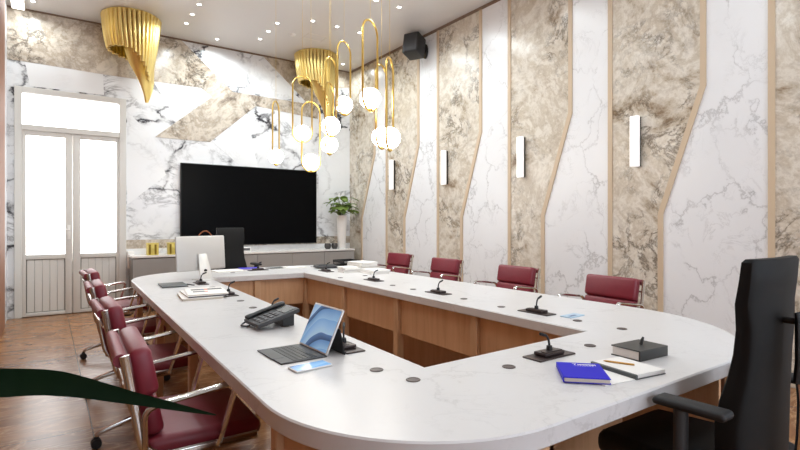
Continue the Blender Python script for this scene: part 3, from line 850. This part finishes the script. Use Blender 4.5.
# ------------------------------------------------------------------ brass loop pendants with opal globes
def make_pendant(label):
    t = thing('loop_pendant', label, 'pendant lamp', (0, 0, 0), 0, 'brass loop pendants')
    hw, top, bot = .112, .665, -.108          # the globe centre is the origin of the shape
    b = BM(); pts = []
    zt, zb = top - hw, bot + hw
    pts += [(hw * cos(a), 0, zt + hw * sin(a)) for a in [pi * i / 14 for i in range(15)]]
    pts += [(-hw * cos(a), 0, zb - hw * sin(a)) for a in [pi * i / 14 for i in range(15)]]
    tube(b, pts, .0095, 8, closed=True); obj('brass_loop', b, M['brass'], t)
    b = BM(); bmesh.ops.create_uvsphere(b, u_segments=24, v_segments=16, radius=.090); obj('globe', b, M['globe'], t)
    b = BM(); tube(b, [(0, 0, bot + .002), (0, 0, bot + .02)], .02, 12); obj('globe_cup', b, M['brass'], t)
    return t
PEND = [((2.27, 5.86, 2.074), 70, 'brass loop pendant with glowing globe, leftmost and hanging lowest over the television'),
        ((2.45, 5.49, 2.324), 8, 'brass loop pendant seen face-on, second globe from the left'),
        ((2.40, 5.15, 1.947), 28, 'brass loop pendant with globe overlapping the television top edge, third from the left'),
        ((2.26, 4.40, 2.213), 62, 'brass loop pendant right in front of the gold chandelier, upper of two stacked globes'),
        ((2.48, 4.86, 2.11), 68, 'brass loop pendant behind, lower of two stacked globes below the gold chandelier'),
        ((2.56, 4.68, 2.512), 53, 'brass loop pendant with globe just right of the gold chandelier'),
        ((2.26, 3.67, 2.335), 56, 'brass loop pendant whose loop hangs highest, with large globe at centre right'),
        ((2.53, 3.91, 2.064), 64, 'brass loop pendant partly hidden behind the rightmost one'),
        ((2.34, 3.49, 1.98), 75, 'rightmost brass loop pendant, its globe overlapping the one behind')]
p0 = None
for (loc, ang, lb) in PEND:
    vang = math.atan2(loc[1], loc[0]) - pi / 2        # loop turned relative to the line of sight
    rz = vang + R(ang)
    if p0 is None:
        p0 = make_pendant(lb); p0.location = loc; p0.rotation_euler = (0, 0, rz); p = p0
    else:
        p = dup(p0, loc, rz, lb)
for p in [o for o in COL.objects if o.type == 'EMPTY' and o.name.startswith('loop_pendant')]:
    hz = H - p.location.z
    b = BM(); tube(b, [(0, 0, .66), (0, 0, hz - .02)], .0012, 6); obj('wire', b, M['brass'], p)
    b = BM(); lathe(b, [(.0, hz - .03), (.035, hz - .03), (.04, hz - .02), (.04, hz), (0, hz)], 20); obj('ceiling_rose', b, M['brass'], p)

# ------------------------------------------------------------------ things on the table
TT = T1
# microphones
def make_mic(label):
    t = thing('table_microphone', label, 'microphone', (0, 0, TT), 0, 'gooseneck table microphones')
    b = BM(); box(b, -.045, .045, -.11, .11, 0, .006, .002, 1); obj('base_plate', b, M['mic_plate'], t)
    b = BM(); box(b, -.03, .03, -.06, .06, .007, .022, .004, 2); box(b, -.024, .0, -.05, .05, .022, .025); obj('console', b, M['mic_plate'], t)
    b = BM(); lathe(b, [(0, .042), (.011, .042), (.013, .02), (0, .02)], 14); obj('socket', b, M['black_plastic'], t)
    b = BM(); tube(b, smooth_path([(0, 0, .035), (.001, 0, .052), (.006, 0, .070), (.016, 0, .083)], 5), .0045, 8); g = obj('gooseneck', b, M['black_plastic'], t)
    b = BM(); tube(b, [(.015, 0, .082), (.020, 0, .085), (.048, 0, .094), (.051, 0, .095)], [.005, .0065, .0065, .0035], 10); obj('microphone_head', b, M['black_plastic'], g)
    return t
MICS = [((1.045, 1.915), 60, 'gooseneck microphone on the table just behind the open tablet'),
        ((1.06, 2.80), 20, 'gooseneck microphone half hidden behind the black desk phone'),
        ((1.105, 3.80), 10, 'gooseneck microphone beside the stack of magazines'),
        ((1.105, 4.62), 10, 'gooseneck microphone in front of the desktop monitor stand'),
        ((1.66, 1.32), 172, 'gooseneck microphone at the near side beside the blue notebook'),
        ((2.385, 1.99), 5, 'gooseneck microphone on the wall side beside the pale blue card'),
        ((2.43, 2.965), 5, 'second gooseneck microphone from the camera on the wall side of the table'),
        ((2.47, 3.95), 5, 'gooseneck microphone on the wall side, right of the stacked white papers'),
        ((2.50, 4.98), 5, 'gooseneck microphone in front of the black router on the wall side'),
        ((1.93, 5.52), -60, 'gooseneck microphone at the far end beside the violet blue folder')]
m0 = None
for (p, ang, lb) in MICS:
    if m0 is None: m0 = make_mic(lb); m0.location = (p[0], p[1], TT); m0.rotation_euler = (0, 0, 0); o = m0
    else: o = dup(m0, (p[0], p[1], TT), 0, lb)
    far = p[1] < 1.6 or p[1] > 5.4
    # plate lies along its side of the table, the neck leans its own way
    for ch in o.children:
        n_ = ch.name.split('.')[0]
        if n_ in ('base_plate', 'console'): ch.rotation_euler = (0, 0, pi / 2 if far else 0)
        else: ch.rotation_euler = (0, 0, R(ang))

# cable grommets
GR = [((1.025, 1.385), 'round dark grommet in the near left corner of the tabletop, nearest the camera'), ((0.985, 1.555), 'round dark grommet beside the gooseneck microphone behind the open tablet'),
      ((1.409, 1.305), 'round dark grommet at the near side, left of the microphone by the blue notebook'), ((1.94, 1.325), 'round dark grommet at the near side between microphone and charcoal binder'),
      ((2.377, 1.441), 'round dark grommet in the near right corner, behind the charcoal binder'), ((2.375, 1.70), 'round dark grommet just in front of the pale blue card'),
      ((2.365, 2.254), 'round dark grommet beyond the first microphone on the wall side'), ((2.395, 2.638), 'round dark grommet in front of the second microphone on the wall side'),
      ((2.405, 3.25), 'round dark grommet beyond the second microphone on the wall side'), ((2.41, 3.55), 'round dark grommet in front of the third microphone on the wall side'),
      ((1.062, 3.13), 'round dark grommet beyond the black desk phone'), ((1.085, 3.45), 'round dark grommet on the left side between phone and magazines'), ((1.115, 4.10), 'round dark grommet beside the far end of the magazines'),
      ((1.12, 4.30), 'round dark grommet in front of the microphone by the desktop monitor'), ((2.62, 4.35), 'round dark grommet in front of the stacked white papers'), ((2.322, 4.32), 'round dark grommet near the inner edge, before the stacked white papers'),
      ((2.62, 5.58), 'round dark grommet in the far right corner of the tabletop'), ((1.62, 5.42), 'round dark grommet at the far side in front of the white papers'), ((1.012, 2.48), 'round dark grommet at the back foot of the black desk phone')]
for (p, lb) in GR:
    b = BM(); lathe(b, [(.024, 0), (.0255, .0015), (.024, .003), (.019, .003), (.018, .002), (0, .002)], 20)
    o = obj('cable_grommet', b, M['grommet']); o.location = (p[0], p[1], TT); o['label'] = lb; o['category'] = 'grommet'; o['group'] = 'cable grommets in the tabletop'

# desk phone: user at -x, rising towards +x
t = thing('desk_phone', 'black corded desk phone on the left side of the table', 'phone', (0.955, 2.53, TT), R(2))
tilt = math.atan2(.056, .20)
mt = Matrix.Translation((-.105, 0, .012)) @ Matrix.Rotation(-tilt, 4, 'Y')
b = BM(); box(b, 0, .23, -.10, .10, 0, .022, .005, 2, mtx=mt); obj('phone_body', b, M['dark_grey'], t)
b = BM(); prism(b, [(.04, 0), (.10, 0), (.10, .066), (.04, .050)], lambda a, c, y: (a, y, c), -.06, .06); obj('stand', b, M['black_plastic'], t)
b = BM(); tube(b, smooth_path([(0.008, .075, .024), (.03, .075, .030), (.115, .075, .032), (.20, .075, .030), (.222, .075, .024)], 3), [.018, .023, .023, .02, .016, .016, .016, .016, .02, .023, .023, .023, .018], 10, flat=(.6, 1)); bmesh.ops.transform(b, matrix=mt, verts=b.verts[:]); obj('handset', b, M['black_plastic'], t)
b = BM(); box(b, .15, .215, -.085, .03, .021, .025, .001, 1, mtx=mt); obj('display', b, M['lcd'], t)
for i in range(4):
    for j in range(3):
        b = BM(); box(b, .02 + i * .03, .04 + i * .03, -.075 + j * .037, -.05 + j * .037, .021, .027, .002, 1, mtx=mt); obj('key', b, M['key_grey'], t)
b = BM(); tube(b, smooth_path([(-.10, .09, .02), (-.12, .085, .012), (-.135, .06, .008), (-.12, .03, .008), (-.10, .04, .008)], 5), .005, 6); obj('cord', b, M['black_plastic'], t)

# tablet laptop with keyboard cover
t = thing('tablet_laptop', 'open tablet computer with blue wave screen and black keyboard cover', 'tablet', (0.81, 1.94, TT), R(1))
b = BM(); box(b, -.090, .105, -.126, .126, 0, .006, .002, 1); kb = obj('keyboard_cover', b, M['dark_grey'], t)
for i in range(5):
    b = BM()
    for j in range(12): box(b, -.035 + i * .021, -.018 + i * .021, -.115 + j * .0192, -.099 + j * .0192, .006, .0075)
    obj('key_row', b, M['black_plastic'], kb)
b = BM(); box(b, -.092, -.045, -.05, .05, .006, .0066); obj('trackpad', b, M['black_plastic'], kb)
lean = R(25)
mt = Matrix.Translation((.098, 0, .008)) @ Matrix.Rotation(lean, 4, 'Y')
b = BM(); box(b, 0, .009, -.126, .126, 0, .190, .003, 2, mtx=mt); ts = obj('tablet_body', b, M['silver'], t)
b = BM(); box(b, -.0012, .001, -.119, .119, .007, .183, mtx=mt); obj('screen', b, M['screen'], ts, False)
b = BM(); box(b, 0, .004, -.14, .14, -.11, 0, .001, 1, mtx=Matrix.Translation((.098 + .009 + sin(lean) * .11, 0, .008 + cos(lean) * .11)) @ Matrix.Rotation(R(-12), 4, 'Y')); obj('kickstand', b, M['black_plastic'], t)
# smartphone
t = thing('smartphone', 'smartphone with blue wave screen lying in front of the tablet computer', 'phone', (0.80, 1.722, TT), R(4))
b = BM(); box(b, -.075, .075, -.036, .036, 0, .008, .0035, 2); obj('phone_body', b, M['silver'], t)
b = BM(); box(b, -.071, .071, -.033, .033, .0078, .0086); obj('screen', b, M['screen'], t, False)

# blue notebook (with its white lettering), open notebook, pencil, binder
def quad_frame(c, ux, uy): return Matrix(((ux[0], uy[0], 0, c[0]), (ux[1], uy[1], 0, c[1]), (0, 0, 1, c[2]), (0, 0, 0, 1)))
ang = math.atan2(1.116 - 1.202, 1.677 - 1.555)
t = thing('blue_notebook', 'ultramarine blue notebook with small white lettering at the near side of the table', 'notebook', (1.536, 1.080, TT + .0035), R(-45))
b = BM(); box(b, -.072, .072, -.090, .090, .002, .015); obj('pages', b, M['paper_edge'], t, False)
b = BM(); box(b, -.075, .075, -.093, .093, .015, .018, .001, 1); box(b, -.075, .075, -.093, .093, 0, .002); box(b, -.0765, -.0745, -.093, .093, 0, .018); obj('cover', b, M['blue_cover'], t)
b = BM()
def stroke(x0, y0, x1, y1, w=.003):
    d = Vector((x1 - x0, y1 - y0)); L = d.length; a = math.atan2(d.y, d.x)
    box(b, 0, L * 1.35, -w / 2, w / 2, .018, .0184, mtx=Matrix.Translation((x0 * 1.35 - .036, y0 * 1.35 - .050, 0)) @ Matrix.Rotation(a, 4, 'Z'))
xx = .012
stroke(xx - .002, .095, xx + .009, .095); stroke(xx + .007, .095, xx + .002, .081)
xx += .012
for g in 'nanmna':
    stroke(xx, .081, xx, .092); stroke(xx + .005, .081, xx + .005, .092)
    stroke(xx, .092 if g != 'a' else .0865, xx + .005, .092 if g == 'a' else (.082 if g == 'n' else .0865))
    xx += .0078
xx = .014
for k in range(8): stroke(xx, .074, xx + .004, .074, .0016); xx += .0062
obj('lettering', b, M['paper'], t, False)

t = thing('open_notebook', 'open white notebook with thick right half beside the blue notebook', 'notebook', (1.663, 1.043, TT), R(-8))
b = BM(); box(b, 0.006, .150, -.096, .096, .003, .017, .001, 1); obj('page_block', b, M['paper'], t)
b = BM(); box(b, -.150, -.004, -.096, .096, .0005, .0028); obj('left_page', b, M['paper'], t, False)
b = BM(); box(b, -.005, .008, -.098, .098, 0, .0165, .002, 1); box(b, .0, .152, -.098, .098, 0, .003); obj('spine', b, M['slate'], t)
o_nb = t
b = BM(); tube(b, [(-.055, 0, 0), (-.044, 0, 0), (.052, 0, 0)], [.0008, .0036, .0036], 7)
o = obj('pencil', b, M['pencil']); o.location = (1.730, 1.060, TT + .0206); o.rotation_euler = (0, 0, R(-66)); o['label'] = 'golden pencil lying on the open white notebook'; o['category'] = 'pencil'
t = thing('ring_binder', 'charcoal grey closed agenda with white page edges and clasp loop', 'binder', (1.969, 1.118, TT), R(-4))
b = BM(); box(b, -.088, .082, -.060, .060, .004, .036); obj('pages', b, M['paper'], t, False)
b = BM(); box(b, -.092, .092, -.065, .065, .036, .041, .0015, 1); box(b, -.092, .092, -.065, .065, 0, .004, .0015, 1); box(b, -.092, .092, -.065, -.057, .002, .039, .003, 2); obj('cover', b, M['binder'], t)
b = BM(); tube(b, [(0.01, .0, .041), (.014, -.002, .058), (.02, -.004, .072)], [.006, .007, .004], 8); obj('clasp', b, M['binder'], t)
# pale blue card
t = thing('card', 'pale blue leaflet lying flat on the table near the wall-side chairs', 'leaflet', (2.468, 1.80, TT), R(4))
b = BM(); box(b, -.07, .07, -.035, .035, 0, .006, .001, 1); obj('cover', b, M['pale_blue'], t)
b = BM(); box(b, -.05, .02, -.02, .0, .006, .0065); obj('print', b, M['print_blue'], t, False)

# slate notepad with pen, magazines
t = thing('notepad', 'slate grey notepad lying on the far left part of the table', 'notepad', (0.875, 4.61, TT), R(-3))
b = BM(); box(b, -.10, .10, -.15, .15, .0, .012, .003, 2); obj('cover', b, M['slate'], t)
b = BM(); box(b, -.098, .098, -.148, .148, .003, .009); obj('pages', b, M['paper'], t, False)
b = BM(); tube(b, [(0, -.055, 0), (0, .05, 0), (0, .058, 0)], [.0042, .0042, .002], 8); o = obj('pen', b, M['black_plastic']); o.location = (1.005, 4.56, TT + .0045); o.rotation_euler = (0, 0, R(20)); o['label'] = 'black pen lying right of the slate grey notepad'; o['category'] = 'pen'
zz = TT
for k, (x, y, a, h, lb) in enumerate([(0.905, 3.82, -6, .016, 'white magazine at the bottom of the stack on the left side of the table'), (0.935, 3.84, -3, .012, 'white magazine in the middle of the stack with dark page edge'), (0.955, 3.85, -8, .008, 'white magazine with colour photos on top of the stack')]):
    t = thing('magazine', lb, 'magazine', (x, y, zz), R(a), 'magazines on the left side of the table')
    b = BM(); box(b, -.132, .132, -.185, .185, .0015, h - .0015); obj('pages', b, M['paper_edge'], t, False)
    b = BM(); box(b, -.135, .135, -.188, .188, h - .0015, h, .0005, 1); box(b, -.135, .135, -.188, .188, 0, .0015); obj('cover', b, M['paper'], t, False)
    if k == 1:
        b = BM(); box(b, -.132, .132, -.1895, -.1855, .002, .010); obj('dark_edge', b, M['print_dark'], t, False)
    if k == 2:
        b = BM(); box(b, -.095, -.03, .05, .12, h, h + .0004); box(b, .02, .12, .05, .12, h, h + .0004); box(b, -.09, -.01, -.06, -.005, h, h + .0004); obj('photo_print', b, M['print_dark'], t, False)
        b = BM(); box(b, -.005, .02, .05, .12, h, h + .0004); box(b, -.01, .01, -.06, -.02, h, h + .0004); obj('colour_print', b, M['print_red'], t, False)
        b = BM(); box(b, -.03, -.005, .05, .12, h, h + .0004); obj('blue_print', b, M['print_blue'], t, False)
    zz += h

# desktop monitor seen from behind
t = thing('desktop_monitor', 'white and silver all-in-one desktop monitor seen from behind on the far left of the table', 'monitor', (1.205, 4.93, TT), R(22))
mt = Matrix.Translation((0, .03, .242)) @ Matrix.Rotation(R(-4), 4, 'X')
b = BM(); box(b, -.262, .262, 0, .018, -.155, .168, .012, 3, mtx=mt); scn = obj('monitor_shell', b, M['silver'], t)
b = BM(); box(b, -.25, .25, .0175, .0195, -.13, .155, mtx=mt); obj('screen', b, M['tv'], scn, False)
b = BM(); box(b, -.075, .075, -.10, .08, 0, .006, .002, 2); st = obj('stand_foot', b, M['silver'], t)
b = BM(); vs = box(b, -.055, .055, -.006, .006, 0, .24, .002, 1)
for v_ in vs:
    z = v_.co.z; v_.co.y += -.045 + .068 * (z / .24); v_.co.x *= 1.25 - .45 * (z / .24)
obj('stand_neck', b, M['silver'], t)
b = BM(); tube(b, [(0, -.022, .085), (0, -.030, .083)], .016, 18); obj('cable_hole', b, M['black_plastic'], t)

# far side: papers, blue folder, leaflets
def sheet(name, label, cat, x, y, a, w, d, h, mat, group=None, edge=None):
    t = thing(name, label, cat, (x, y, TT), R(a), group)
    b = BM(); box(b, -w / 2, w / 2, -d / 2, d / 2, h * .25, h * .75 if h > .006 else h * .8); obj('pages', b, M['paper_edge' if edge is None else edge], t, False)
    b = BM(); box(b, -w / 2 - .002, w / 2 + .002, -d / 2 - .002, d / 2 + .002, h * .75, h, .0006, 1); box(b, -w / 2 - .002, w / 2 + .002, -d / 2 - .002, d / 2 + .002, 0, h * .25); obj('cover', b, mat, t, False)
    return t
sheet('document', 'white document at the far end of the table between monitor and blue folder', 'document', 1.63, 5.62, 4, .30, .21, .008, M['paper'])
sheet('folder', 'violet blue folder at the far end of the table in front of the black chair', 'folder', 1.90, 5.72, -6, .22, .15, .014, M['blue_folder'])
sheet('leaflet', 'dark leaflet at the far end of the table right of the blue folder', 'leaflet', 2.20, 5.66, 10, .20, .14, .006, M['slate'])
sheet('document', 'white document at the far end of the table beside the dark leaflet', 'document', 2.40, 5.64, -8, .26, .19, .006, M['paper'])

# far right: router, tray, stacks of paper
t = thing('router', 'flat black conference router in the far right corner of the table', 'router', (2.68, 5.34, TT), R(-10))
b = BM(); box(b, -.13, .13, -.09, .09, .004, .036, .012, 3); obj('case', b, M['dark_grey'], t)
b = BM(); box(b, -.10, .10, -.06, .06, .036, .042, .003, 2); obj('top_cover', b, M['black_plastic'], t)
for s in (-1, 1):
    b = BM(); lathe(b, [(.012, 0), (.012, .005), (0, .005)], 10, (s * .1, 0, 0)); obj('foot', b, M['black_plastic'], t)
t = thing('document_tray', 'black two-level document tray at the table corner near the wall', 'tray', (2.955, 5.32, TT), R(-2))
for z in (0.004, .055):
    b = BM(); box(b, -.12, .12, -.15, .15, z, z + .005); box(b, -.12, -.115, -.15, .15, z, z + .03); box(b, .115, .12, -.15, .15, z, z + .03); box(b, -.12, .12, .145, .15, z, z + .03); obj('tray_level', b, M['black_plastic'], t)
for sx in (-.117, .117):
    for sy in (-.13, .13):
        b = BM(); tube(b, [(sx, sy, 0), (sx, sy, .085)], .005, 6); obj('tray_post', b, M['black_plastic'], t)
for (x, y, a, w, d, n_, lb) in ((2.655, 4.76, -4, .18, .16, 4, 'short white paper stack left of the larger stacks'), (2.875, 4.84, 4, .21, .28, 7, 'tall white paper stack at the wall side edge of the table'), (2.84, 4.53, -3, .22, .26, 3, 'low white paper stack in front of the tall stack')):
    t = thing('paper_stack', lb, 'papers', (x, y, TT), R(a), 'paper stacks on the wall side')
    z = 0
    rg = random.Random(int(x * 100))
    for k in range(n_):
        h = rg.uniform(.010, .020); b = BM(); dx, dy, aa = rg.uniform(-.01, .01), rg.uniform(-.012, .012), R(rg.uniform(-4, 4))
        box(b, -w / 2, w / 2, -d / 2, d / 2, z, z + h - .0006, .001, 1, mtx=Matrix.Translation((dx, dy, 0)) @ Matrix.Rotation(aa, 4, 'Z')); obj('booklet', b, M['paper'], t); z += h

# ------------------------------------------------------------------ potted plant standing left of the camera, one blade reaching into view
t = thing('potted_plant', 'long dark green leaf blade of a plant reaching in from the lower left edge', 'plant', (-0.25, 0.80, 0))
b = BM(); lathe(b, [(.11, 0), (.12, .01), (.15, .28), (.155, .30), (.14, .30), (.135, .27), (0, .27)], 24); obj('pot', b, M['pot'], t)
b = BM(); lathe(b, [(.134, .268), (.134, .275), (0, .282)], 18); obj('soil', b, M['soil'], t)
b = BM(); tube(b, smooth_path([(0, 0, .27), (.01, 0, .6), (-.01, .02, .95)], 5), [.02] * 5 + [.017] * 5 + [.014], 8); obj('stem', b, M['stem'], t)
def blade(pts, ws, face):
    P = smooth_path(pts, 6); n = len(P); b = BM(); rows = []
    for i, p in enumerate(P):
        u = i / (n - 1) * (len(ws) - 1); j = min(int(u), len(ws) - 2); ww = ws[j] + (ws[j + 1] - ws[j]) * (u - j)
        tng = (P[min(i + 1, n - 1)] - P[max(i - 1, 0)]).normalized()
        sd = tng.cross(Vector(face)).normalized(); nv = sd.cross(tng)
        rows.append([b.verts.new(p + sd * ww * q + nv * (.18 * ww * abs(q))) for q in (-1, -.5, 0, .5, 1)])
    for A, B in zip(rows, rows[1:]):
        for q in range(4): b.faces.new((A[q], A[q + 1], B[q + 1], B[q]))
    bmesh.ops.solidify(b, geom=b.faces[:], thickness=.0008)
    for v in b.verts: v.co -= Vector((-0.25, 0.80, 0))
    obj('leaf_blade', b, M['leaf_dark'], t)
R0 = (-.26, .82, .93)
blade([R0, (-.205, .765, 1.055), (-.103, .683, 1.119), (-.040, .638, 1.1205), (.0115, .675, 1.1005), (.086, .698, 1.063), (.146, .715, 1.033), (.198, .741, 1.004)], [.004, .010, .0138, .0138, .0130, .0074, .0042, .0006], (0, -1, .25))
blade([R0, (-.33, .88, 1.10), (-.38, .98, 1.16)], [.006, .022, .001], (.3, 0, 1))
blade([R0, (-.28, .66, 1.02), (-.30, .50, 1.0)], [.006, .022, .001], (.3, 0, 1))
blade([R0, (-.30, .80, 1.1), (-.36, .78, 1.2)], [.006, .02, .001], (.3, -.5, .6))
